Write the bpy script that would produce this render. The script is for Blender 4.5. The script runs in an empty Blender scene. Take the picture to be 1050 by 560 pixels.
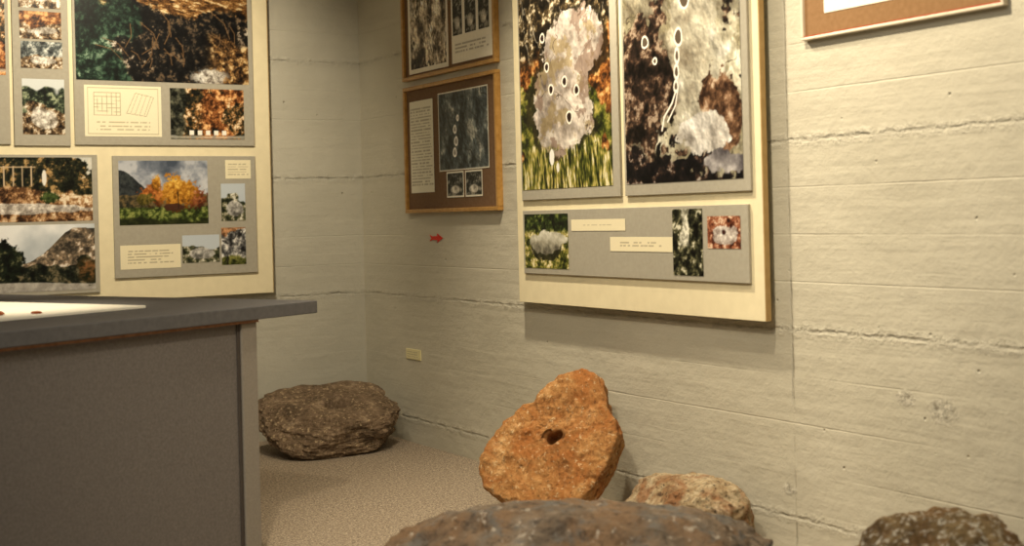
import bpy, math, random
import numpy as np
from mathutils import Matrix, Vector, noise as mn
S=bpy.context.scene
COL=S.collection
try:
    S.view_settings.view_transform='Standard'
except Exception: pass
def lin(c):
    c=np.asarray(c,float)/255.0
    return np.where(c<=.04045,c/12.92,((c+.055)/1.055)**2.4)
def L4(c): return (*[float(x) for x in lin(c)],1.0)

# ---------------------------------------------------------------- materials
class NT:
    def __init__(s,name):
        s.m=bpy.data.materials.new(name); s.m.use_nodes=True; s.t=s.m.node_tree; s.n=s.t.nodes
        s.b=s.n['Principled BSDF']
    def new(s,ty,**k):
        n=s.n.new(ty)
        for a,v in k.items(): setattr(n,a,v)
        return n
    def put(s,sock,v):
        if isinstance(v,bpy.types.NodeSocket): s.t.links.new(v,sock)
        elif v is not None: sock.default_value=v
    def math(s,op,a,b=None,c=None,clamp=False):
        n=s.new('ShaderNodeMath',operation=op); n.use_clamp=clamp
        s.put(n.inputs[0],a)
        if b is not None: s.put(n.inputs[1],b)
        if c is not None: s.put(n.inputs[2],c)
        return n.outputs[0]
    def noise(s,vec,scale,detail=4,rough=.55,dist=0):
        n=s.new('ShaderNodeTexNoise'); s.put(n.inputs['Vector'],vec); n.inputs['Scale'].default_value=scale
        n.inputs['Detail'].default_value=detail; n.inputs['Roughness'].default_value=rough; n.inputs['Distortion'].default_value=dist
        return n.outputs['Fac']
    def ramp(s,f,stops):
        n=s.new('ShaderNodeValToRGB'); s.put(n.inputs[0],f); e=n.color_ramp.elements
        while len(e)<len(stops): e.new(.5)
        for i,(p,c) in enumerate(stops): e[i].position=p; e[i].color=L4(c)
        return n.outputs[0]
    def rng(s,v,a,b,c=0,d=1):
        n=s.new('ShaderNodeMapRange'); s.put(n.inputs[0],v)
        for i,x in enumerate((a,b,c,d)): n.inputs[i+1].default_value=x
        return n.outputs[0]
    def mix(s,f,a,b,bt='MIX'):
        n=s.new('ShaderNodeMix',data_type='RGBA',blend_type=bt)
        s.put(n.inputs[0],f); s.put(n.inputs[6],a); s.put(n.inputs[7],b); return n.outputs[2]
    def bump(s,h,strength=.5,dist=.01,normal=None):
        n=s.new('ShaderNodeBump'); n.inputs['Strength'].default_value=strength; n.inputs['Distance'].default_value=dist
        s.put(n.inputs['Height'],h)
        if normal is not None: s.put(n.inputs['Normal'],normal)
        return n.outputs[0]
    def fin(s,col,rough=.8,normal=None,spec=.3):
        s.put(s.b.inputs['Base Color'],col); s.put(s.b.inputs['Roughness'],rough)
        s.b.inputs['Specular IOR Level'].default_value=spec
        if normal is not None: s.put(s.b.inputs['Normal'],normal)
        return s.m

def plain(name,c,rough=.7,var=10,scale=30,bump=.15,spec=.3):
    k=NT(name); co=k.new('ShaderNodeTexCoord').outputs['Object']
    f=k.noise(co,scale,5)
    c=np.array(c)
    col=k.ramp(f,[(.3,np.clip(c-var,0,255)),(.7,np.clip(c+var,0,255))])
    return k.fin(col,rough,k.bump(f,bump,.002),spec)

def wall_mat(name,axis,base,vseam=None,chips=()):
    k=NT(name); p=k.new('ShaderNodeNewGeometry').outputs['Position']
    sp=k.new('ShaderNodeSeparateXYZ'); k.put(sp.inputs[0],p)
    al=sp.outputs[axis]; z=sp.outputs['Z']
    cb=k.new('ShaderNodeCombineXYZ'); k.put(cb.inputs[0],k.math('MULTIPLY',al,1.1)); k.put(cb.inputs[1],k.math('MULTIPLY',z,14))
    cw=k.new('ShaderNodeCombineXYZ'); k.put(cw.inputs[0],al); k.put(cw.inputs[1],z)
    P=cw.outputs[0]
    base=np.array(base)
    grain=k.noise(cb.outputs[0],1.5,4,.55,.3)
    big=k.noise(P,1.7,4,.5)
    med=k.noise(P,12,6,.66)
    fine=k.noise(P,110,4,.7)
    wob=k.noise(P,9,6,.75)
    w2=k.math('MULTIPLY',k.math('SUBTRACT',wob,.5),.030)
    zz=k.math('ADD',k.math('SUBTRACT',z,.129-6.55),w2)
    d=k.math('PINGPONG',zz,.3275)
    brk=k.rng(k.noise(P,7,5,.7),.42,.60,.15,1)
    seam=k.math('MULTIPLY',k.rng(d,0.0005,.009,1,0),brk)
    lip=k.math('MULTIPLY',k.rng(d,.0,.03,1,0),k.rng(k.noise(P,30,5,.75),.42,.62,0,1))
    db=k.math('PINGPONG',k.math('ADD',k.math('SUBTRACT',z,.129-6.55),k.math('MULTIPLY',k.math('SUBTRACT',wob,.5),.006)),.0819)
    bs=k.math('MULTIPLY',k.rng(db,.0005,.004,1,0),k.rng(k.noise(cb.outputs[0],.5,2),.45,.6,0,.4))
    v=k.new('ShaderNodeTexVoronoi'); k.put(v.inputs['Vector'],P); v.inputs['Scale'].default_value=11
    sel=k.rng(v.outputs['Color'],.56,.60,0,1)
    pit=k.math('MULTIPLY',k.rng(v.outputs['Distance'],.02,.075,1,0),sel)
    col=k.ramp(big,[(.25,base-10),(.75,base+7)])
    col=k.mix(k.rng(grain,.35,.7,.10,0),col,L4(base-30))
    col=k.mix(k.math('MULTIPLY',seam,.30),col,L4(base-75))
    col=k.mix(k.math('MULTIPLY',lip,.45),col,L4(np.clip(base+24,0,255)))
    col=k.mix(k.math('MULTIPLY',pit,.4),col,L4(base-75))
    h=k.math('ADD',k.math('MULTIPLY',grain,.7),k.math('MULTIPLY',med,1.3))
    h=k.math('ADD',h,k.math('MULTIPLY',fine,.12))
    h=k.math('ADD',h,k.math('MULTIPLY',lip,1.0))
    h=k.math('SUBTRACT',h,k.math('MULTIPLY',seam,1.8))
    h=k.math('SUBTRACT',h,k.math('MULTIPLY',bs,.7))
    h=k.math('SUBTRACT',h,k.math('MULTIPLY',pit,1.4))
    if vseam is not None:
        dv=k.math('ABSOLUTE',k.math('ADD',k.math('SUBTRACT',al,vseam),k.math('MULTIPLY',w2,.5)))
        vs=k.math('MULTIPLY',k.rng(dv,.001,.006,1,0),k.rng(k.noise(P,4,4,.7),.42,.6,.1,1))
        h=k.math('SUBTRACT',h,k.math('MULTIPLY',vs,1.1))
        col=k.mix(k.math('MULTIPLY',vs,.2),col,L4(base-60))
    for (cx,cz,r) in chips:
        dx=k.math('SUBTRACT',al,cx); dz=k.math('MULTIPLY',k.math('SUBTRACT',z,cz),1.4)
        dd=k.math('SQRT',k.math('ADD',k.math('MULTIPLY',dx,dx),k.math('MULTIPLY',dz,dz)))
        m1=k.rng(dd,r*.5,r*1.3,1,0); nz=k.noise(P,42,5,.8)
        mm=k.math('MULTIPLY',m1,k.rng(nz,.50,.58,0,1)); m2=k.math('MULTIPLY',m1,k.rng(nz,.40,.46,1,0))
        h=k.math('ADD',h,k.math('MULTIPLY',mm,1.0))
        h=k.math('SUBTRACT',h,k.math('MULTIPLY',m2,1.0))
        col=k.mix(k.math('MULTIPLY',mm,.7),col,L4((232,226,208)))
        col=k.mix(k.math('MULTIPLY',m2,.6),col,L4((110,100,82)))
    return k.fin(col,.60,k.bump(h,.75,.006),.38)

def carpet_mat():
    k=NT('carpet'); p=k.new('ShaderNodeNewGeometry').outputs['Position']
    a=k.noise(p,120,3,.75); b=k.noise(p,45,3,.6); c=k.noise(p,3,3)
    f=k.math('ADD',k.math('MULTIPLY',a,.8),k.math('MULTIPLY',b,.2))
    col=k.ramp(f,[(.34,(80,71,62)),(.46,(132,119,103)),(.54,(162,148,129)),(.66,(210,197,176))])
    col=k.mix(k.rng(c,.3,.7,.2,0),col,L4((134,120,104)))
    return k.fin(col,.95,k.bump(f,.8,.007),.1)

def rock_mat(name,stops,scale=5,spots=None,lichen=None,bs=.8,seed=0,warm=None,wamt=.85,dark=.65,spot_t=.60):
    k=NT(name); co=k.new('ShaderNodeTexCoord').outputs['Object']
    mp=k.new('ShaderNodeMapping'); k.put(mp.inputs[0],co); mp.inputs['Location'].default_value=(seed,seed*.7,seed*.3); P=mp.outputs[0]
    f=k.noise(P,scale,9,.68,.6)
    f2=k.noise(P,scale*7,6,.7)
    ff=k.math('ADD',k.math('MULTIPLY',f,.6),k.math('MULTIPLY',f2,.4))
    col=k.ramp(ff,stops)
    if warm is not None:
        w=k.rng(k.noise(P,scale*.8,6,.65,.8),.48,.60,0,wamt); col=k.mix(w,col,L4(warm))
    if lichen is not None:
        l=k.rng(k.noise(P,scale*2.2,7,.72),.52,.60,0,.9); col=k.mix(l,col,L4(lichen))
    if spots is not None:
        g=k.rng(k.noise(P,scale*6,5,.7),spot_t,spot_t+.06,0,.85); col=k.mix(g,col,L4(spots))
    dk=k.rng(k.noise(P,scale*9,6,.75),.38,.47,dark,0); col=k.mix(dk,col,L4((34,27,22)))
    h=k.math('ADD',k.math('MULTIPLY',f,1.2),k.math('MULTIPLY',f2,.8))
    h=k.math('ADD',h,k.math('MULTIPLY',k.noise(P,scale*24,5,.75),.4))
    return k.fin(col,.82,k.bump(h,bs,.03),.3)

def photo_mat():
    k=NT('photo_print'); a=k.new('ShaderNodeAttribute'); a.attribute_name='Col'
    co=k.new('ShaderNodeTexCoord').outputs['Object']
    n=k.noise(co,420,2)
    col=k.mix(k.rng(n,.3,.7,.0,.08),a.outputs['Color'],(0,0,0,1),'MIX')
    return k.fin(col,.38,None,.2)
M_PHOTO=photo_mat()
M_PANEL=plain('grey_mount_card',(162,157,142),.75,4,60)
M_CREAM=plain('cream_board',(226,215,180),.7,4,20)
M_EDGE=plain('board_edge',(170,140,90),.6,8,20)
M_GOLD=plain('gold_frame',(172,128,62),.35,14,40,.2,.6)
M_MAT=plain('brown_mat',(112,86,62),.85,5,60)
M_WHITE=plain('paper',(236,230,212),.7,4,60)
M_RED=plain('red_paint',(205,40,20),.5,8,20)

# ---------------------------------------------------------------- mesh helpers
def mkobj(name,vs,fs,mat,parent=None,smooth=False):
    me=bpy.data.meshes.new(name); me.from_pydata([tuple(map(float,v)) for v in vs],[],fs); me.update()
    if smooth: me.polygons.foreach_set('use_smooth',[True]*len(me.polygons))
    if mat: me.materials.append(mat)
    o=bpy.data.objects.new(name,me); COL.objects.link(o)
    if parent: o.parent=parent
    return o
def box(name,a,b,mat,parent=None,bev=0,mtx=None):
    x0,y0,z0=[min(a[i],b[i]) for i in range(3)]; x1,y1,z1=[max(a[i],b[i]) for i in range(3)]
    vs=[Vector(v) for v in ((x0,y0,z0),(x1,y0,z0),(x1,y1,z0),(x0,y1,z0),(x0,y0,z1),(x1,y0,z1),(x1,y1,z1),(x0,y1,z1))]
    if mtx: vs=[mtx@v for v in vs]
    fs=[(0,3,2,1),(4,5,6,7),(0,1,5,4),(1,2,6,5),(2,3,7,6),(3,0,4,7)]
    o=mkobj(name,vs,fs,mat,parent)
    if bev:
        m=o.modifiers.new('b','BEVEL'); m.width=bev; m.segments=2
    return o
def empty(name,loc=(0,0,0)):
    o=bpy.data.objects.new(name,None); COL.objects.link(o); o.empty_display_size=.1; return o

# ---------------------------------------------------------------- numpy noise
_g={}
def vn(U,V,seed):
    if seed not in _g: _g[seed]=np.random.RandomState(seed).rand(128,128)
    g=_g[seed]; i=np.floor(U).astype(int); j=np.floor(V).astype(int); fu=U-i; fv=V-j
    fu=fu*fu*(3-2*fu); fv=fv*fv*(3-2*fv); i%=128; j%=128; i2=(i+1)%128; j2=(j+1)%128
    return (g[i,j]*(1-fu)+g[i2,j]*fu)*(1-fv)+(g[i,j2]*(1-fu)+g[i2,j2]*fu)*fv
def fb(U,V,f,seed=1,o=4,gain=.6,con=2.0):
    a=1;s=0;t=0
    for k in range(o):
        ca,sa=math.cos(.9*k+seed),math.sin(.9*k+seed)
        s=s+a*vn((U*ca-V*sa)*f+7.3*k+seed+40,(U*sa+V*ca)*f+3.1*k+40,seed*11+k); t+=a; a*=gain; f*=2.03
    return np.clip((s/t-.5)*con+.5,0,1)
def pal(n,stops):
    xs=[p for p,_ in stops]; out=np.stack([np.interp(n,xs,[c[i] for _,c in stops]) for i in range(3)],-1); return out
def mx(a,b,m): m=np.clip(m,0,1)[...,None]; return a*(1-m)+np.asarray(b,float)*m
def sm(x,a,b): t=np.clip((x-a)/(b-a),0,1); return t*t*(3-2*t)
def ell(U,V,cx,cy,rx,ry): return np.sqrt(((U-cx)/rx)**2+((V-cy)/ry)**2)
def ring(c,U,V,cx,cy,rx,ry,w=.006,col=(240,235,220),fill=None):
    d=ell(U,V,cx,cy,rx,ry)+.05*np.sin(3*np.arctan2(V-cy,U-cx)+cx*40)
    if fill is not None: c=mx(c,fill,1-sm(d,.75,1))
    return mx(c,col,1-sm(np.abs(d-1)*min(rx,ry),w*.45,w))
def lineseg(c,U,V,pts,w,col):
    for (x0,y0),(x1,y1) in zip(pts[:-1],pts[1:]):
        dx,dy=x1-x0,y1-y0; t=np.clip(((U-x0)*dx+(V-y0)*dy)/(dx*dx+dy*dy),0,1)
        d=np.hypot(U-x0-t*dx,V-y0-t*dy); c=mx(c,col,1-sm(d,w*.5,w))
    return c
def crack(U,V,f,seed,w=.05):
    return 1-sm(np.abs(fb(U,V,f,seed,4,.55,2)-.5),w*.3,w)
def relief(hgt,amt=6.0):
    """rocky form printed into the pictures"""
    gy,gx=np.gradient(hgt); return np.clip(1+amt*(gx*.8+gy*.6),.5,1.35)
FOREST=[(0,(8,10,8)),(.3,(30,32,22)),(.5,(72,62,36)),(.65,(124,86,46)),(.8,(184,130,74)),(1,(236,218,182))]
GRASS=[(0,(14,20,6)),(.3,(64,72,22)),(.5,(112,114,42)),(.68,(156,148,68)),(.85,(198,178,98)),(1,(236,228,190))]

# painters: U metres from left, V metres from bottom, w,h size
def p_rockA(U,V,w,h):
    n=fb(U,V,26,3,5,.7,2.5); m=fb(U,V,5,4,4,.6,2.4); hf=fb(U,V,45,15,4,.7,2.4)-.5
    c=pal(n*.75+.25*m,GRASS)
    c=mx(c,pal(fb(U,V,30,5,4,.7,2.5),[(0,(24,10,6)),(.45,(120,62,26)),(.75,(188,116,54)),(1,(236,190,124))]),sm(m+.35*(U/w-.45),.50,.58)*.9)
    top=sm(V+.14*(m-.5)-.10*U,.58,.65); c=mx(c,pal(n,[(0,(4,4,4)),(.5,(38,31,22)),(.75,(98,80,50)),(1,(220,208,180))]),top)
    c=mx(c,(208,198,174),top*crack(U*1.5,V*.6,9,6,.04)*.6)
    wob=(fb(U,V,6,8,5,.62,2)-.5)*.55
    Ux=U-.10*(V-.35)
    d=np.minimum(ell(Ux,V,w*.50,.36,.225,.25),ell(Ux,V,w*.56,.60,.22,.18))+wob*.7+hf*.08
    sh=np.minimum(ell(Ux,V,w*.47,.34,.255,.28),ell(Ux,V,w*.58,.59,.25,.21))+wob*.7+hf*.12
    c=mx(c,(22,19,12),(1-sm(sh,.93,1.03))*.75)
    r0=fb(U,V,11,9,6,.62,1.6)
    rk=pal(r0,[(0,(98,86,78)),(.3,(150,140,130)),(.55,(188,178,168)),(.8,(212,204,192)),(1,(244,240,230))])
    rk=rk*relief(fb(U,V,10,16,4,.5,2.0),3.0)[...,None]
    rk=mx(rk,(136,116,70),sm(fb(U,V,10,17,5,.65,2.2),.60,.70)*.55)
    rk=mx(rk,(64,50,42),crack(U,V,5,10,.014)*.8)
    rk=mx(rk,(116,92,78),sm(fb(U,V,8,13,5,.66,2.1),.60,.68)*.6)
    c=mx(c,np.clip(rk,0,255),1-sm(d,.95,.99))
    g=fb(U*1.2+.12*V,V*.22,70,12,3,.7,2.6)
    low=(1-sm(V+.10*(m-.5)+hf*.05,.13,.17))
    c=mx(c,pal(g,GRASS),low*.94)
    for x,y,r in ((.22,.53,.020),(.25,.43,.022),(.355,.455,.022),(.445,.41,.022),(.385,.30,.026),(.19,.66,.020)):
        c=ring(c,U,V,x,y,r*.8,r*.95,.0050,(238,232,218),fill=(44,30,26))
    c=mx(c,(236,234,228),1-sm(ell(U,V,.245,.135,.024,.045)+wob,.8,.9))
    c=mx(c,(230,228,220),1-sm(ell(U,V,.29,.09,.014,.026)+wob,.8,.9)); return c
def p_rockB(U,V,w,h):
    n=fb(U,V,12,21,6,.62,1.8); m=fb(U,V,4.5,22,5,.62,2.6); n3=fb(U,V,30,24,5,.68,2.4); hf=n3-.5
    rl=relief(fb(U,V,9,29,5,.52,2.2),3.2)[...,None]
    c=pal(n,[(0,(92,84,68)),(.25,(128,121,102)),(.5,(156,150,128)),(.75,(182,177,154)),(1,(226,222,204))])
    c=mx(c,(112,104,76),sm(fb(U,V,8,30,5,.66,2.1),.58,.68)*.5)
    c=np.clip(c*rl,0,255)
    c=mx(c,(64,54,42),crack(U,V,4.5,26,.014)*.75)
    DK=[(0,(8,6,5)),(.5,(42,31,26)),(.75,(86,62,46)),(1,(170,150,128))]
    c=mx(c,pal(n3,DK),sm(m-.30*ell(U,V,.18,.36,.3,.45)+.2+hf*.10,.60,.66))
    lt=(1-sm(U+.18*(m-.5)+.05*np.sin(V*9)+hf*.03,.09,.12))*(1-sm(V+.1*m,.60,.66)); c=mx(c,pal(n3,DK),lt)
    d=ell(U,V,.44,.40,.17,.33)+(m-.5)*.8+hf*.10; sl=pal(n,[(0,(124,114,96)),(.4,(172,166,148)),(.75,(200,196,178)),(1,(236,233,222))]); sl=np.clip(sl*rl,0,255); c=mx(c,sl,(1-sm(d,.88,1))*.8)
    dk=(1-sm(V+.36*(m-.5)+.20*(U-.1)+hf*.06,.13,.16)); c=mx(c,pal(n3,[(0,(3,4,7)),(.6,(24,20,22)),(.85,(84,60,46)),(1,(160,150,140))]),dk)
    d=ell(U,V,.60,.24,.10,.15)+(m-.5)*.9+hf*.3; c=mx(c,pal(n3,[(0,(44,28,20)),(.5,(112,80,56)),(.8,(160,126,98)),(1,(206,184,158))]),1-sm(d,.9,1))
    d=ell(U,V,.47,.17,.12,.06)+(m-.5)*1.1+hf*.3; c=mx(c,np.clip(pal(n,[(0,(140,134,126)),(.5,(204,200,192)),(1,(250,248,246))])*rl,0,255),1-sm(d,.9,1))
    d=ell(U,V,.60,.06,.12,.04)+(m-.5)*1.0+hf*.3; c=mx(c,pal(n,[(0,(60,56,60)),(1,(206,202,200))]),1-sm(d,.85,1))
    W=(244,240,228)
    for x,y,rx,ry in ((.385,.685,.030,.036),(.345,.545,.022,.032),(.335,.475,.012,.026),(.330,.415,.013,.024),(.325,.36,.012,.02),(.14,.55,.020,.022),(.20,.47,.012,.012)):
        c=ring(c,U,V,x,y,rx,ry,.005,W,fill=(90,78,64))
    c=lineseg(c,U,V,[(.325,.345),(.30,.30),(.25,.25),(.235,.20)],.006,W)
    c=lineseg(c,U,V,[(.335,.345),(.32,.29),(.27,.23)],.0045,W)
    return c
def p_boulder(U,V,w,h):
    n=fb(U,V,44,31,5,.72,2.6); c=pal(n,GRASS)
    c=mx(c,pal(n,[(0,(4,8,4)),(.7,(50,66,26)),(1,(120,130,60))]),sm(V/h,.62,.75))
    d0=(fb(U,V,12,33,4)-.5)*.5+(n-.5)*.12
    c=mx(c,(24,24,14),(1-sm(ell(U,V,w*.55,h*.44,w*.42,h*.27)+d0,.9,1))*.8)
    d=ell(U,V,w*.55,h*.50,w*.42,h*.22)+d0
    c=mx(c,pal(fb(U,V,34,34,4,.6,1.8)*.5+.5*sm(V/h,.35,.62),[(0,(80,76,64)),(.5,(164,160,140)),(1,(236,234,220))]),1-sm(d,.92,1))
    return c
def p_darkrock(U,V,w,h):
    n=fb(U,V,38,41,5,.72,2.8); c=pal(n,[(0,(6,6,4)),(.5,(46,48,32)),(.8,(116,112,80)),(1,(222,218,194))])
    d=np.abs(U/w-.45+.2*(fb(U,V,12,42,3)-.5)); return mx(c,pal(n,[(0,(100,98,80)),(1,(240,238,220))]),(1-sm(d,.12,.18))*sm(V/h,.4,.5))
def p_rust(U,V,w,h):
    n=fb(U,V,46,51,5,.72,2.4); c=pal(n,[(0,(36,14,10)),(.4,(112,58,38)),(.75,(172,110,78)),(1,(230,204,176))])
    d=ell(U,V,w*.5,h*.48,w*.36,h*.36)+(fb(U,V,20,52,4)-.5)*.7; c=mx(c,pal(n,[(0,(130,114,106)),(1,(240,234,224))]),1-sm(d,.9,1))
    return mx(c,(60,30,26),1-sm(ell(U,V,w*.5,h*.5,w*.07,h*.08),.8,1))
def p_mono(U,V,w,h):
    n=fb(U*1.2,V*.9,12,61,6,.7,2.6); c=pal(n,[(0,(14,12,10)),(.35,(86,74,60)),(.6,(176,160,134)),(1,(248,238,214))]); c=np.clip(c*relief(fb(U*1.3,V,10,64,5,.55,2.2),4)[...,None],0,255)
    return mx(c,(10,8,6),crack(U*2+.5*V,V*.7,5,62,.04)*.9)
def p_small(U,V,w,h):
    n=fb(U,V,50,63,4,.7,2.6); c=pal(n,[(0,(8,10,10)),(.6,(52,54,50)),(1,(150,146,132))]); return mx(c,pal(n,[(0,(130,124,110)),(1,(232,226,210))]),1-sm(ell(U,V,w*.5,h*.30,w*.3,h*.18)+(n-.5)*.3,.8,1))
def p_bluerock(U,V,w,h):
    n=fb(U*1.2,V*.8,18,71,6,.66,1.9); c=pal(n,[(0,(22,28,30)),(.45,(64,74,76)),(.75,(98,106,104)),(1,(180,180,168))])
    c=np.clip(c*relief(fb(U,V,12,74,5,.55,2.2),4)[...,None],0,255)
    c=mx(c,(20,24,24),crack(U,V,5,72,.025)*.8)
    for x,y,r in ((.17,.205,.018),(.18,.145,.020),(.165,.09,.020),(.20,.26,.012)): c=ring(c,U,V,x,y,r*.8,r,.0055,(250,246,236),fill=(150,148,138))
    b=np.minimum(np.minimum(U,w-U),np.minimum(V,h-V)); return mx(c,(236,230,210),1-sm(b,.005,.008))
def p_pair(U,V,w,h):
    c=p_small(U,V,w,h); b=np.minimum(np.minimum(U,w-U),np.minimum(V,h-V)); return mx(c,(236,230,210),1-sm(b,.007,.010))
def p_forest(U,V,w,h):
    n=fb(U,V,36,81,5,.74,3.0); m=fb(U,V,5,82,4,.6,2.4)
    c=pal(n*.8+.2*m,[(0,(2,3,5)),(.5,(16,17,18)),(.70,(42,38,34)),(.84,(104,84,62)),(1,(222,218,208))])
    gl=(1-sm(U/w+.25*(m-.5),.26,.31)); c=mx(c,pal(n*.7+.3*m,[(0,(3,8,8)),(.5,(20,38,30)),(.8,(58,86,66)),(1,(160,182,158))]),gl)
    top=sm(V+.16*(m-.5)-.05*np.sin(U*7)+.05*(n-.5),.34,.40); s=fb(U*1.2+V*1.4,V*2.6,24,84,5,.76,2.6)
    c=mx(c,pal(s,[(0,(44,26,12)),(.4,(116,76,36)),(.7,(176,128,70)),(1,(236,216,168))]),top*sm(U/w,.02,.2)*.9)
    lg=sm(U/w+.15*(m-.5),.64,.74)*(1-sm(V/h+.3*(m-.5),.32,.42)); c=mx(c,pal(n,[(0,(18,12,8)),(.45,(96,66,36)),(.75,(182,130,68)),(1,(236,210,154))]),lg*.85)
    d=ell(U,V,w*.76,.035,.11,.05)+(n-.5)*.5; c=mx(c,pal(n,[(0,(110,100,90)),(.5,(210,206,196)),(1,(252,252,246))]),(1-sm(d,.7,1))*.9)
    rs=random.Random(4)
    for i in range(22):
        x=rs.uniform(.22,.88); y0=rs.uniform(.05,.25); a=rs.uniform(.5,2.4); l=rs.uniform(.06,.18)
        c=lineseg(c,U,V,[(x,y0),(x+l*.5*math.cos(a),y0+l*.5*math.sin(a)),(x+l*math.cos(a+.3),y0+l*math.sin(a+.3))],.0025,(112,84,54))
    return c
def p_autumn(U,V,w,h):
    n=fb(U,V,42,91,5,.74,2.9); c=pal(n,FOREST); m=fb(U,V,9,92,3,.6,2.4)
    c=mx(c,pal(n,[(0,(60,28,12)),(.6,(176,102,50)),(1,(240,188,120))]),sm(m,.48,.58)*sm(U/w,.3,.5)*.85)
    for i in range(5): c=mx(c,(244,240,226),(np.abs(U-w*(.28+.11*i))<.011)*(np.abs(V-h*.13)<.013)*1.0)
    c=mx(c,pal(n,[(0,(4,8,6)),(1,(96,100,84))]),(1-sm(U/w+.1*(m-.5),.14,.2))*.9)
    return mx(c,(226,222,206),(1-sm(np.abs(V-h*.04)+.01*(n-.5),.004,.010))*.6)
def p_tree(U,V,w,h):
    u=U/w;v=V/h; m=fb(U,V,10,101,5,.6,2.2); n=fb(U,V,56,102,4,.74,2.8)
    c=pal(np.clip(m*.75+(1-v)*.25,0,1),[(0,(66,76,92)),(.45,(118,126,140)),(.75,(180,184,192)),(1,(228,228,226))])
    hill=.46+.40*(1-sm(u,.0,.45)); c=mx(c,pal(n,[(0,(28,32,36)),(1,(62,68,68))]),(v<hill-.02+.03*(m-.5))*(u<.46)*1.)
    c=mx(c,pal(n,[(0,(30,34,28)),(1,(116,96,60))]),(v<.45+.05*(m-.5)))
    c=mx(c,pal(n,[(0,(30,40,14)),(.6,(78,94,38)),(1,(140,148,76))]),1-sm(v,.26,.28))
    for cx,cy,rx,ry,t in ((.38,.46,.2,.17,0),(.82,.42,.18,.19,2),(.66,.50,.24,.27,1),(.42,.66,.06,.15,1),(.30,.40,.12,.10,3)):
        d=ell(u,v,cx,cy,rx,ry)+(n-.5)*.55+(m-.5)*.4
        p=[[(0,(64,28,10)),(.5,(164,90,34)),(1,(230,160,80))],[(0,(92,54,12)),(.5,(190,126,34)),(1,(244,202,92))],[(0,(56,24,12)),(.5,(130,68,34)),(1,(206,140,80))],[(0,(40,40,10)),(1,(160,134,56))]][t]
        c=mx(c,pal(n*.6+.4*sm(v,cy-ry,cy+ry),p),1-sm(d,.88,.98))
    d=ell(u,v,.60,.27,.13,.07)+(n-.5)*.3; c=mx(c,(66,36,26),(1-sm(d,.8,1))*.9)
    c=lineseg(c,U,V,[(.66*w,.25*h),(.655*w,.5*h)],.004,(40,28,18))
    return mx(c,(22,26,12),(1-sm(v+.1*(m-.5),.05,.10))*.75)
def p_sky_rock(U,V,w,h):
    u=U/w;v=V/h; n=fb(U,V,48,111,5,.72,2.5); m=fb(U,V,12,112,3)
    c=pal(n,[(0,(16,20,14)),(.4,(60,68,44)),(.7,(126,120,90)),(1,(228,226,210))])
    c=mx(c,(190,200,208),sm(v+.3*(m-.5)+.1*u,.66,.70)); c=mx(c,pal(n*.6+.4*sm(v,.15,.55),[(0,(80,78,74)),(1,(240,238,230))]),1-sm(ell(u,v,.55,.35,.4,.22)+(m-.5)*.5,.9,1)); return c
def p_greyrock(U,V,w,h):
    u=U/w;v=V/h; n=fb(U,V,44,121,5,.7,2.4); m=fb(U,V,12,122,3)
    c=pal(n,[(0,(24,24,26)),(.4,(84,84,84)),(.7,(146,144,140)),(1,(236,234,228))]); c=mx(c,pal(n,[(0,(20,30,8)),(1,(140,140,70))]),1-sm(v+.2*(m-.5),.15,.22))
    c=mx(c,(20,20,20),crack(U,V,12,123,.05)*.8)
    return mx(c,pal(n,[(0,(50,24,10)),(1,(210,140,80))]),sm(v+.3*(m-.5),.8,.86)*.8)
def p_field(U,V,w,h):
    u=U/w;v=V/h; n=fb(U,V,34,131,5,.74,2.9); m=fb(U,V,6,132,4,.6,2.4)
    c=pal(n*.8+.2*m,[(0,(34,20,12)),(.4,(118,80,48)),(.7,(190,146,98)),(1,(244,232,206))])
    c=mx(c,pal(n,[(0,(4,8,4)),(.6,(42,46,28)),(.85,(112,86,50)),(1,(182,148,94))]),sm(v+.15*(m-.5),.46,.50))
    c=mx(c,(220,220,212),sm(v+.4*(m-.5)+.1*(n-.5),.90,.94)*.9)
    d=ell(u,v,.62,.20,.5,.08)+(m-.5)*.5; c=mx(c,pal(n,[(0,(140,132,122)),(1,(244,240,232))]),(1-sm(d,.8,1))*.9)
    d=ell(u,v,.76,.38,.06,.10)+(n-.5)*.5; c=mx(c,pal(n,[(0,(16,30,8)),(1,(84,102,50))]),1-sm(d,.8,1)); d=ell(u,v,.73,.68,.014,.14); c=mx(c,(230,226,216),1-sm(d,.8,1))
    for i in range(5): c=lineseg(c,U,V,[(w*(.46+.05*i),h*.56),(w*(.46+.05*i),h*.86)],.004,(200,176,142))
    c=lineseg(c,U,V,[(w*.44,h*.85),(w*.68,h*.85)],.004,(200,176,142)); return c
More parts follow.
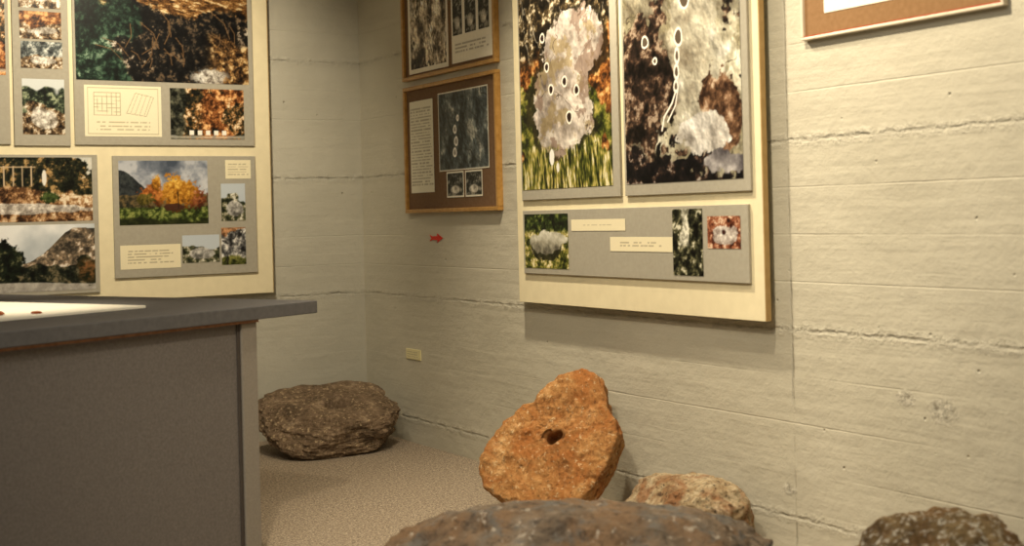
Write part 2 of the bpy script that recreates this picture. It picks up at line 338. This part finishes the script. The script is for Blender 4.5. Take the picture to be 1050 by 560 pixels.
def p_mount(U,V,w,h):
    u=U/w;v=V/h; n=fb(U,V,34,141,5,.72,2.7); m=fb(U,V,6,142,4,.6,2.4)
    c=pal(m,[(0,(184,192,198)),(1,(236,238,238))])
    rr=.50+.50*sm(u,.60,.92)+.05*(m-.5); c=mx(c,pal(n,[(0,(48,44,38)),(.5,(112,98,80)),(.8,(168,142,112)),(1,(224,214,200))]),(v<rr-.05)*(u>.52)*1.)
    c=mx(c,pal(n,[(0,(4,8,6)),(.6,(34,40,28)),(1,(120,108,80))]),(v<.42+.24*(m-.5)+.06)*1.)
    c=mx(c,pal(n,[(0,(3,6,3)),(.8,(28,38,24)),(1,(100,100,68))]),1-sm(ell(u,v,.50,.5,.09,.38)+(m-.5)*.5+(n-.5)*.3,.88,1))
    c=mx(c,pal(n*.4+.3,[(0,(124,120,112)),(1,(220,214,204))]),1-sm(v-.14+.10*(u-.5)+.02*m,.0,.02))
    return mx(c,pal(n,[(0,(20,26,10)),(1,(140,94,54))]),(1-sm(ell(u,v,.96,.3,.07,.2)+(n-.5)*.6,.8,1)))
def mk_earth(seed,top,sky=0):
    def p(U,V,w,h):
        n=fb(U,V,38,seed,5,.74,2.8); c=pal(n,[(0,(20,14,8)),(.35,(84,64,42)),(.6,(150,122,88)),(.8,(200,186,158)),(1,(240,236,226))])
        m=fb(U,V,10,seed+1,3,.6,2.4); c=mx(c,pal(n,top),sm(V/h+.3*(m-.5),.5,.56))
        d=ell(U,V,w*.5,h*.3,w*.36,h*.16)+(m-.5)*.7; c=mx(c,pal(n,[(0,(110,100,86)),(1,(240,236,226))]),1-sm(d,.85,1))
        if sky: c=mx(c,(206,212,212),sm(V/h+.25*(m-.5),.82,.88)*sky)
        return c
    return p
DG=[(0,(6,12,8)),(.5,(44,56,40)),(1,(160,170,136))]; OR=[(0,(40,18,8)),(.5,(140,84,42)),(1,(226,176,114))]; GY=[(0,(30,34,36)),(.5,(100,108,106)),(1,(220,222,214))]
def p_text(bg=(236,226,190),rows=4,margin=.12,ink=(96,84,66),fillw=.8,amt=.6):
    def f(U,V,w,h):
        c=np.ones(U.shape+(3,))*np.array(bg,float)
        p=h*(1-2*margin)/rows
        y=(V-h*margin)/p; r=np.floor(y); fr=y-r
        x=U/w; lim=1-margin*.6-(.25*np.abs(np.sin(r*7.3)))*(1-fillw)*2
        dash=vn(U*130,r*3.7+.01,7)>.30
        on=(fr>.28)&(fr<.72)&(y>0)&(y<rows)&(x>margin*.6)&(x<lim)&dash
        return mx(c,ink,on*amt)
    return f
def p_diagram(U,V,w,h):
    c=np.ones(U.shape+(3,))*np.array((238,230,198),float); I=(172,160,126)
    def rect(c,x0,y0,x1,y1,w_=.003): return lineseg(c,U,V,[(x0*w,y0*h),(x1*w,y0*h),(x1*w,y1*h),(x0*w,y1*h),(x0*w,y0*h)],w_,I)
    c=rect(c,.04,.05,.96,.95,.002)
    c=rect(c,.12,.42,.46,.86,.0018)
    for i in range(5): c=lineseg(c,U,V,[(w*.12,h*(.50+.07*i)),(w*.46,h*(.48+.075*i))],.0015,I); c=lineseg(c,U,V,[(w*(.17+.06*i),h*.42),(w*(.16+.062*i),h*.86)],.0013,I)
    c=lineseg(c,U,V,[(w*.54,h*.46),(w*.80,h*.40),(w*.90,h*.78),(w*.66,h*.86),(w*.54,h*.46)],.0018,I)
    for i in range(4): c=lineseg(c,U,V,[(w*(.59+.06*i),h*(.45-.012*i)),(w*(.70+.055*i),h*(.85-.015*i))],.0015,I)
    y=(V/h-.10)/.07; r=np.floor(y); on=(y>0)&(y<3)&(y-r>.3)&(y-r<.7)&(U/w>.15)&(U/w<.85)&(vn(U*120,r*3.7,9)>.35)
    return mx(c,I,on*.7)

def print_sheet(name,side,h0,h1,z0,z1,depth,fn,parent,cell=.0034):
    """flat print on the right wall (side R: runs along Y, faces -X) or back wall (side B: runs along X, faces -Y)"""
    w=abs(h1-h0); h=z1-z0; nx=max(4,int(w/cell)); nz=max(4,int(h/cell))
    u=np.linspace(0,w,nx+1); v=np.linspace(0,h,nz+1); U,V=np.meshgrid(u,v)
    C=np.clip(fn(U,V,w,h),0,255); g=C.mean(-1,keepdims=True); C=np.clip(g+(C-g)*.94,0,255); C=lin(C)
    s=1 if h1>h0 else -1
    H=h0+s*U; Z=z0+V
    if side=='R': P=np.stack([np.full_like(H,-depth),H,Z],-1)
    else: P=np.stack([H,np.full_like(H,-depth),Z],-1)
    P=P.reshape(-1,3); i=np.arange(nx*nz); r=i//nx; q=i%nx; a=r*(nx+1)+q
    F=np.stack([a,a+1,a+nx+2,a+nx+1],-1)
    me=bpy.data.meshes.new(name); me.from_pydata(P.tolist(),[],F.tolist()); me.update()
    ca=me.color_attributes.new('Col','FLOAT_COLOR','POINT')
    ca.data.foreach_set('color',np.concatenate([C.reshape(-1,3),np.ones((len(P),1))],1).astype(np.float32).ravel())
    me.materials.append(M_PHOTO); o=bpy.data.objects.new(name,me); COL.objects.link(o); o.parent=parent
    return o
def slab(name,side,h0,h1,z0,z1,d0,d1,mat,parent,bev=.001):
    if side=='R': return box(name,(-d0,h0,z0),(-d1,h1,z1),mat,parent,bev)
    return box(name,(h0,-d0,z0),(h1,-d1,z1),mat,parent,bev)

# ---------------------------------------------------------------- room
XL,YN,ZC=-5.6,-9.2,3.15
mwR=wall_mat('painted_concrete_right','Y',(189,184,166),-3.47,((-3.97,.596,.034),(-4.115,.57,.050),(-3.44,.22,.03)))
mwB=wall_mat('painted_concrete_back','X',(188,185,170))
mwo=plain('painted_wall',(190,184,166),.8,5,6)
box('wall_right',(0,YN,0),(.2,.2,ZC),mwR); box('wall_back',(XL,0,0),(0,.2,ZC),mwB)
box('wall_left',(XL-.2,YN,0),(XL,.2,ZC),mwo); box('wall_front',(XL-.2,YN-.2,0),(.2,YN,ZC),mwo)
box('floor',(XL-.2,YN-.2,-.1),(.2,.2,0),carpet_mat()); box('ceiling',(XL-.2,YN-.2,ZC),(.2,.2,ZC+.1),plain('ceiling_paint',(225,218,200),.9,4,6))

# ---------------------------------------------------------------- right exhibit board
b=empty('exhibit_board')
slab('backing','R',-1.777,-3.403,.81,2.56,.035,.06,M_CREAM,b,.002)
slab('batten_1','R',-1.95,-2.02,1.0,2.5,0,.035,M_EDGE,b); slab('batten_2','R',-3.10,-3.17,1.0,2.5,0,.035,M_EDGE,b)
slab('edge_trim','R',-3.403,-3.407,.812,2.558,.036,.059,M_EDGE,b,0)
for nm,y0,y1,z0,z1 in (('mount_left',-1.839,-2.586,1.27,2.50),('mount_right',-2.618,-3.358,1.27,2.50),('mount_low',-1.842,-3.340,.942,1.224)):
    slab(nm,'R',y0,y1,z0,z1,.06,.072,M_PANEL,b,.002)
print_sheet('photo_mossy_rock','R',-1.850,-2.539,1.316,2.47,.0735,p_rockA,b,.003)
print_sheet('photo_carved_rock','R',-2.632,-3.323,1.316,2.47,.0735,p_rockB,b,.003)
print_sheet('photo_boulder','R',-1.857,-2.205,.968,1.207,.0735,p_boulder,b,.003)
print_sheet('photo_dark_rock','R',-2.915,-3.091,.962,1.212,.0735,p_darkrock,b,.003)
print_sheet('photo_rust_rock','R',-3.119,-3.300,1.065,1.183,.0735,p_rust,b,.003)
print_sheet('caption_1','R',-2.230,-2.615,1.132,1.180,.0735,p_text(rows=1,margin=.38,amt=.35),b,.003)
print_sheet('caption_2','R',-2.509,-2.913,1.049,1.107,.0735,p_text(rows=2,margin=.28,amt=.35),b,.003)

# ---------------------------------------------------------------- left exhibit board
b=empty('exhibit_board')
slab('backing','B',-2.6,-.571,.815,2.56,.02,.05,M_CREAM,b,.002)
slab('batten_1','B',-.80,-.87,.9,2.5,0,.02,M_EDGE,b); slab('batten_2','B',-2.3,-2.37,.9,2.5,0,.02,M_EDGE,b)
slab('edge_trim','B',-.571,-.568,.817,2.558,.021,.049,M_EDGE,b,0)
for nm,y0,y1,z0,z1 in (('mount_a',-1.612,-.662,1.616,2.50),('mount_b',-1.429,-.662,.931,1.561),('mount_c',-1.903,-1.633,1.61,2.50),('mount_d',-2.5,-1.920,1.616,2.50),('mount_e',-2.5,-1.505,.865,1.566)):
    slab(nm,'B',y0,y1,z0,z1,.05,.062,M_PANEL,b,.002)
for nm,x0,x1,z0,z1,fn in (
 ('photo_forest',-1.600,-.688,1.947,2.47,p_forest),('photo_autumn',-1.123,-.72,1.650,1.918,p_autumn),('drawing_label',-1.563,-1.17,1.66,1.922,p_diagram),
 ('photo_a',-1.871,-1.669,2.297,2.48,mk_earth(151,GY,1)),('photo_b',-1.868,-1.667,2.142,2.280,mk_earth(161,OR)),('photo_c',-1.865,-1.665,1.996,2.130,mk_earth(171,GY)),('photo_d',-1.863,-1.66,1.666,1.943,mk_earth(181,DG,1)),
 ('photo_e',-2.45,-1.937,1.957,2.45,p_autumn),
 ('photo_field',-2.40,-1.534,1.232,1.552,p_field),('photo_mountain',-2.40,-1.528,.885,1.216,p_mount),
 ('photo_tree',-1.40,-.931,1.203,1.536,p_tree),('photo_f',-.859,-.725,1.213,1.413,p_sky_rock),('photo_g',-1.076,-.875,.996,1.142,p_sky_rock),('photo_h',-.863,-.727,.978,1.177,p_greyrock)):
    print_sheet(nm,'B',x0,x1,z0,z1,.0635,fn,b)
print_sheet('caption_1','B',-.832,-.690,1.439,1.540,.0635,p_text(rows=5,margin=.16,amt=.35),b,.003)
print_sheet('caption_2','B',-1.401,-1.086,.975,1.099,.0635,p_text(rows=5,margin=.2,amt=.4),b,.003)

# ---------------------------------------------------------------- framed pictures
def frame(y0,y1,z0,z1,fw,mat_f,mat_in,depth=.03):
    f=empty('framed_picture')
    slab('back','R',y0-.004,y1+.004,z0+.004,z1-.004,0,.014,mat_in,f,0)
    for nm,a in (('rail_bottom',(y0,y1,z0,z0+fw)),('rail_top',(y0,y1,z1-fw,z1)),('stile_a',(y0,y0-fw,z0+fw,z1-fw)),('stile_b',(y1+fw,y1,z0+fw,z1-fw))):
        slab(nm,'R',*a,0,depth,mat_f,f,.003)
    return f
f=frame(-.594,-1.56,1.93,2.69,.020,M_GOLD,M_MAT)
slab('page_1','R',-.655,-1.085,1.962,2.65,.014,.016,M_WHITE,f,0); slab('page_2','R',-1.125,-1.525,1.968,2.60,.014,.016,M_WHITE,f,0)
print_sheet('photo_bark','R',-.68,-1.07,1.985,2.6,.0172,p_mono,f)
for i,(a,c) in enumerate(((-1.14,-1.235),(-1.263,-1.37),(-1.395,-1.495))):
    print_sheet('photo_%d'%(i+1),'R',a,c,2.105,2.30,.0172,p_small,f)
print_sheet('caption_text','R',-1.15,-1.50,2.01,2.07,.0172,p_text(bg=(236,230,212),rows=3,margin=.05,amt=.4),f,.003)
f=frame(-.594,-1.56,1.229,1.896,.020,M_GOLD,M_MAT)
print_sheet('text_page','R',-.648,-.907,1.335,1.817,.0165,p_text(bg=(230,226,204),rows=26,margin=.07,amt=.4),f,.003)
print_sheet('photo_cupmarks','R',-.965,-1.465,1.436,1.834,.0165,p_bluerock,f)
print_sheet('photo_1','R',-1.038,-1.213,1.302,1.431,.0165,p_pair,f,.003); print_sheet('photo_2','R',-1.228,-1.395,1.302,1.431,.0165,p_pair,f,.003)
M_THIN=plain('thin_silver_frame',(214,202,180),.35,6,40,.1,.5)
f=frame(-3.574,-4.389,1.772,2.5,.010,M_THIN,plain('rust_brown_mat',(132,100,66),.85,5,60),.025)
slab('mat_lip','R',-3.585,-4.378,1.783,1.787,.014,.019,plain('rust_lip',(150,66,40),.6,6,40),f,0)
slab('page','R',-3.676,-4.287,1.853,2.42,.014,.016,M_WHITE,f,0)
print_sheet('drawing','R',-3.72,-4.245,1.90,2.38,.0172,lambda U,V,w,h: pal(fb(U,V,20,5,5),[(0,(120,92,60)),(1,(190,164,120))]),f,.006)

def prism_R(name,pts,d0,d1,mat):
    n=len(pts); vs=[(-d1,y,z) for y,z in pts]+[(-d0,y,z) for y,z in pts]
    fs=[tuple(range(n)),tuple(range(2*n-1,n-1,-1))]+[(i,i+n,(i+1)%n+n,(i+1)%n) for i in range(n)]
    return mkobj(name,vs,fs,mat)
y=-.815
prism_R('red_arrow_sign',[(y,1.114),(y-.025,1.106),(y-.085,1.108),(y-.080,1.121),(y-.140,1.097),(y-.080,1.073),(y-.085,1.086),(y-.025,1.088),(y,1.080),(y-.018,1.097)],0.0005,.004,M_RED)
t=empty('wall_label'); slab('plate','R',-.515,-.68,.447,.502,0,.006,plain('label_card',(222,212,160),.6,4,40),t,.001)
print_sheet('text','R',-.519,-.676,.450,.499,.0075,p_text(bg=(226,216,166),rows=3,margin=.12,amt=.4),t,.003)

# ---------------------------------------------------------------- counter
Cx=Vector((-1.261,-2.274,0)); e1=Vector((.904,.427,0)).normalized(); e2=Vector((-e1.y,e1.x,0))
MC=Matrix(((e1.x,e2.x,0,Cx.x),(e1.y,e2.y,0,Cx.y),(0,0,1,0),(0,0,0,1)))
ct=empty('display_counter')
M_TOP=plain('counter_laminate',(88,87,88),.7,5,50,.1,.2); M_BODY=plain('counter_body',(104,99,96),.75,8,120,.2)
M_POST=plain('counter_post',(132,126,117),.7,5,120); M_WOOD=plain('plywood_edge',(134,92,64),.6,14,40)
box('top',(-2.35,0,.857),(0,2.0,.904),M_TOP,ct,.003,MC)
box('edge_strip',(-2.30,.012,.847),(-.30,1.9,.8565),M_WOOD,ct,0,MC)
box('body',(-2.28,.035,0),(-.31,1.88,.847),M_BODY,ct,.002,MC)
box('post',(-.375,.022,0),(-.30,.09,.846),M_POST,ct,.003,MC)
box('post_shade_strip',(-.390,.030,0),(-.375,.05,.846),plain('shade_line_dark',(70,64,60),.8,3,30),ct,0,MC)  # dark-coloured strip standing in for the shadow line left of the post
dm=empty('relief_map_display')
box('tray',(-1.95,.38,.904),(-.49,1.55,.914),plain('white_map_paper',(240,236,222),.6,4,14),dm,.002,MC)
# ---------------------------------------------------------------- rocks
import bmesh
def rock(name,loc,r,mat,seed,sub=5,ex=2.6,amp=.08,rot=0,hollow=None,f0=1.6,crag=.03,tilt=(0,0),base_cut=.14,parent=None,facet=0,exz=None,cuts=()):
    bm=bmesh.new(); bmesh.ops.create_icosphere(bm,subdivisions=sub,radius=1)
    R=Matrix.Rotation(tilt[0],3,'X')@Matrix.Rotation(tilt[1],3,'Y')@Matrix.Rotation(rot,3,'Z'); off=Vector((seed*3.1,seed*1.7,seed*.9))
    rs=random.Random(seed); planes=[(Vector(c[:3]).normalized(),c[3]) for c in cuts]
    for _ in range(facet):
        nv=Vector((rs.uniform(-1,1),rs.uniform(-1,1),rs.uniform(-.3,1))).normalized(); planes.append((nv,rs.uniform(.78,.95)))
    for v in bm.verts:
        d=v.co.normalized()
        if exz:
            h=(abs(d.x)**ex+abs(d.y)**ex)**(1/ex); k=(h**exz+abs(d.z)**exz)**(-1/exz)
        else: k=(abs(d.x)**ex+abs(d.y)**ex+abs(d.z)**ex)**(-1/ex)
        p=d*k
        for nv,dd in planes:
            q=p.dot(nv)-dd
            if q>0: p=p-nv*q*.85
        n=mn.fractal(p*f0+off,1.0,2.0,3); rd=1-abs(mn.noise(p*f0*1.7+off*2))*2
        n2=mn.fractal(p*f0*5+off,.8,2.1,5)
        p=p*(1+amp*n*1.6+amp*.45*rd+crag*n2)
        if hollow:
            hx,hy,hr,hd=hollow; q=math.hypot(p.x-hx,p.y-hy)/hr
            if p.z>0: p.z-=hd*math.exp(-q**6)
        v.co=R@Vector((p.x*r[0],p.y*r[1],p.z*r[2]))
    zs=sorted(v.co.z for v in bm.verts); base=zs[0]+base_cut*(zs[-1]-zs[0])
    for v in bm.verts:
        if v.co.z<base: v.co.z=base-.02*(base-v.co.z)
    zmin=min(v.co.z for v in bm.verts)
    for v in bm.verts: v.co.z-=zmin
    me=bpy.data.meshes.new(name); bm.to_mesh(me); bm.free(); me.polygons.foreach_set('use_smooth',[True]*len(me.polygons))
    me.materials.append(mat); o=bpy.data.objects.new(name,me); o.location=loc; COL.objects.link(o)
    if parent: o.parent=parent
    return o
m1=rock_mat('dark_stone',[(.3,(58,48,38)),(.44,(104,86,66)),(.55,(140,118,94)),(.72,(204,184,154))],8,spots=(206,182,144),bs=.7,seed=3,spot_t=.57,dark=.5)
rock('hollowed_millstone',(-.450,-.475,0),(.345,.28,.108),m1,4,7,3.6,.05,.05,(.08,-.20,.19,1.5),1.5,.028,(.25,-.03),.02,None,0,6.0,((-.8,-.5,.35,.88),(.75,-.65,-.1,1.02),(-.3,.2,-.9,.8)))
m4=rock_mat('foreground_granite',[(.28,(40,35,31)),(.42,(86,75,64)),(.55,(128,113,96)),(.75,(186,174,158))],4,spots=(196,186,170),lichen=(112,108,102),bs=.8,seed=9,warm=(140,108,76),wamt=.6,dark=.55)
rock('granite_boulder',(-1.225,-3.875,0),(.55,.34,.220),m4,7,6,2.8,.06,-.60,None,1.9,.038,(0,0),.14,None,4)
m3=rock_mat('pale_granite',[(.3,(96,70,46)),(.44,(172,144,106)),(.55,(212,192,156)),(.72,(244,232,206))],8,spots=(76,54,38),bs=.9,seed=5,warm=(158,98,52),wamt=.7,spot_t=.59)
rock('granite_boulder',(-.268,-3.185,0),(.175,.24,.152),m3,11,6,2.6,.06,.2,None,1.7,.035,(0,0),.14,None,4)
m5=rock_mat('mottled_stone',[(.3,(48,38,28)),(.44,(112,90,58)),(.55,(156,132,92)),(.72,(210,192,152))],9,spots=(246,240,224),bs=1.0,seed=8,warm=(136,94,48),spot_t=.545,wamt=.6,dark=.5)
rock('granite_boulder',(-.51,-4.55,0),(.27,.25,.228),m5,13,6,2.4,.07,.5,None,1.6,.045,(0,0),.14,None,3)
mo=rock_mat('ochre_stone',[(.3,(90,40,20)),(.5,(176,92,50)),(.7,(214,150,100))],30,bs=.5,seed=1)
for i,(s,q,r,mt) in enumerate(((-1.02,.52,.026,mo),(-1.10,.60,.022,M_RED),(-.90,.45,.014,mo),(-1.16,.47,.026,mo))):
    p=MC@Vector((s,q,.914)); rock('map_stone_%d'%(i+1),p,(r*1.4,r,r*.35),mt,20+i,3,2.3,.1,i,None,1.6,.03,(0,0),.14,dm)

def disc():
    poly=[(-74,-36),(-67,-10),(-45,20),(-26,38),(-12,56),(14,67),(36,64),(42,50),(50,30),(64,8),(60,-15),(49,-44),(30,-68),(6,-75),(-23,-68),(-60,-52)]
    sc=.00405; th=.13
    pa=sorted([(math.atan2(y,x),math.hypot(x,y)*sc) for x,y in poly]); A=np.array([p[0] for p in pa]); Rr=np.array([p[1] for p in pa])
    A=np.concatenate([A-2*math.pi,A,A+2*math.pi]); Rr=np.tile(Rr,3)
    N=280
    ang=np.linspace(-math.pi,math.pi,N,endpoint=False)
    out=np.interp(ang,A,Rr); hole=.031*(1+.18*np.sin(ang*2+.6)+.1*np.sin(3*ang))
    P=[(0,d) for d in (1,.8,.6,.4,.25,.12)]
    P+=[(.015,.04)]+[(t,0) for t in np.linspace(.05,.97,46)]+[(.995,.015),(1.0,.05)]
    P+=[(1.0+.015*math.sin(math.pi*d),d) for d in np.linspace(.10,.90,14)]+[(1,.94),(.99,.985)]+[(t,1) for t in np.linspace(.95,.05,12)]
    vs=[];fs=[]
    e=Vector((.6,-.8,0)); nh=Vector((-.8,-.6,0)); al=math.radians(31)
    nrm=(nh*math.cos(al)+Vector((0,0,1))*math.sin(al)).normalized(); up=(-nh*math.sin(al)+Vector((0,0,1))*math.cos(al)).normalized()
    rs=random.Random(6); fac=[(rs.uniform(-1,1),rs.uniform(-1,1),rs.uniform(-.012,.004)) for _ in range(14)]
    for (t,d) in P:
        for j in range(N):
            fl=1+.3*max(0,.12-d)/.12 if t<.01 else (1.3 if t<.03 else 1)
            r=hole[j]*fl+(out[j]-hole[j])*t
            a,b2=r*math.cos(ang[j]),r*math.sin(ang[j])*1.04; c=-d*th
            q=Vector((a,b2,c))
            n=mn.fractal(q*7+Vector((3,5,1)),1,2,4); n2=mn.fractal(q*28+Vector((9,1,4)),.7,2.1,5)
            lm=mn.noise(q*4+Vector((1,8,3)))
            rim=max(0,(t-.7)/.3); k=1 if t>.03 else .3
            n3=mn.noise(Vector((math.cos(ang[j])*4,math.sin(ang[j])*4,d*2.2)))
            # broken, flat-faceted surface
            fz=min(f[2]+.045*abs(f[0]*a*1.2+f[1]*b2*1.2+.08) for f in fac) if d<.5 else 0
            c+=k*(.012*n+.007*n2+.010*lm+1.6*fz)*(1 if d<.5 else .6)-.005*rim*rim*(1 if d<.5 else -1)
            g=1+rim*(.03*n+.024*n2+.03*n3); a*=g; b2*=g
            vs.append(e*a+up*b2+nrm*c)
    M=len(P)
    for i in range(M):
        for j in range(N):
            j2=(j+1)%N; i2=(i+1)%M
            fs.append((i*N+j,i*N+j2,i2*N+j2,i2*N+j))
    zmin=min(v.z for v in vs); xm=max(v.x for v in vs)
    loc=Vector((min(-.385,-.004-xm),-2.52,-zmin))
    m2=rock_mat('rusty_stone',[(.3,(90,56,30)),(.44,(160,108,58)),(.55,(188,138,82)),(.72,(228,192,140))],8,spots=(220,194,150),bs=.7,seed=2,warm=(172,106,50),wamt=.7,spot_t=.59,dark=.5)
    o=mkobj('pierced_stone_disc',vs,fs,m2,None,True); o.location=loc
    bm=bmesh.new(); bm.from_mesh(o.data); bmesh.ops.recalc_face_normals(bm,faces=bm.faces); bm.to_mesh(o.data); bm.free()
disc()

# ---------------------------------------------------------------- lights
def spot(loc,aim,w,ang=80,size=.06,col=(1,.85,.62),blend=.9):
    l=bpy.data.lights.new('track_spot','SPOT'); l.energy=w; l.spot_size=math.radians(ang); l.spot_blend=blend; l.shadow_soft_size=size; l.color=col
    o=bpy.data.objects.new('track_spot',l); o.location=loc; o.rotation_euler=(Vector(aim)-Vector(loc)).to_track_quat('-Z','Y').to_euler(); COL.objects.link(o)
spot((-.80,-2.5,3.08),(-.05,-2.75,.9),320,100,.06)
spot((-1.15,-3.95,3.08),(0,-4.2,1.8),270,74,.05)
spot((-1.6,-1.7,3.0),(-1.35,0,1.6),240,82)
spot((-2.6,-1.9,3.0),(-2.35,-1.75,.9),260,36,.04)
spot((-2.6,-4.6,3.0),(-.7,-2.7,0),230,58,.05)
l=bpy.data.lights.new('ceiling_fill','AREA'); l.energy=80; l.size=2.5; l.color=(1,.93,.80)  # added fill light below the ceiling, not an actual lamp of the room
o=bpy.data.objects.new('ceiling_fill',l); o.location=(-3.2,-5.2,3.1); COL.objects.link(o)
W=bpy.data.worlds.new('w'); S.world=W; W.use_nodes=True; W.node_tree.nodes['Background'].inputs[0].default_value=(.5,.5,.5,1); W.node_tree.nodes['Background'].inputs[1].default_value=.1

# ---------------------------------------------------------------- camera
cd=bpy.data.cameras.new('camera');cam=bpy.data.objects.new('camera',cd);COL.objects.link(cam)
cd.sensor_width=36;cd.lens=45.94;cd.shift_y=-59/1050
cam.matrix_world=Matrix.Translation((-3.2,-6.834,1.204))@Matrix.Rotation(math.radians(-31.6),4,'Z')@Matrix.Rotation(math.pi/2,4,'X')@Matrix.Rotation(math.radians(-1.43),4,'Z')
cd.dof.use_dof=True; cd.dof.focus_distance=5.9; cd.dof.aperture_fstop=2.4
S.camera=cam
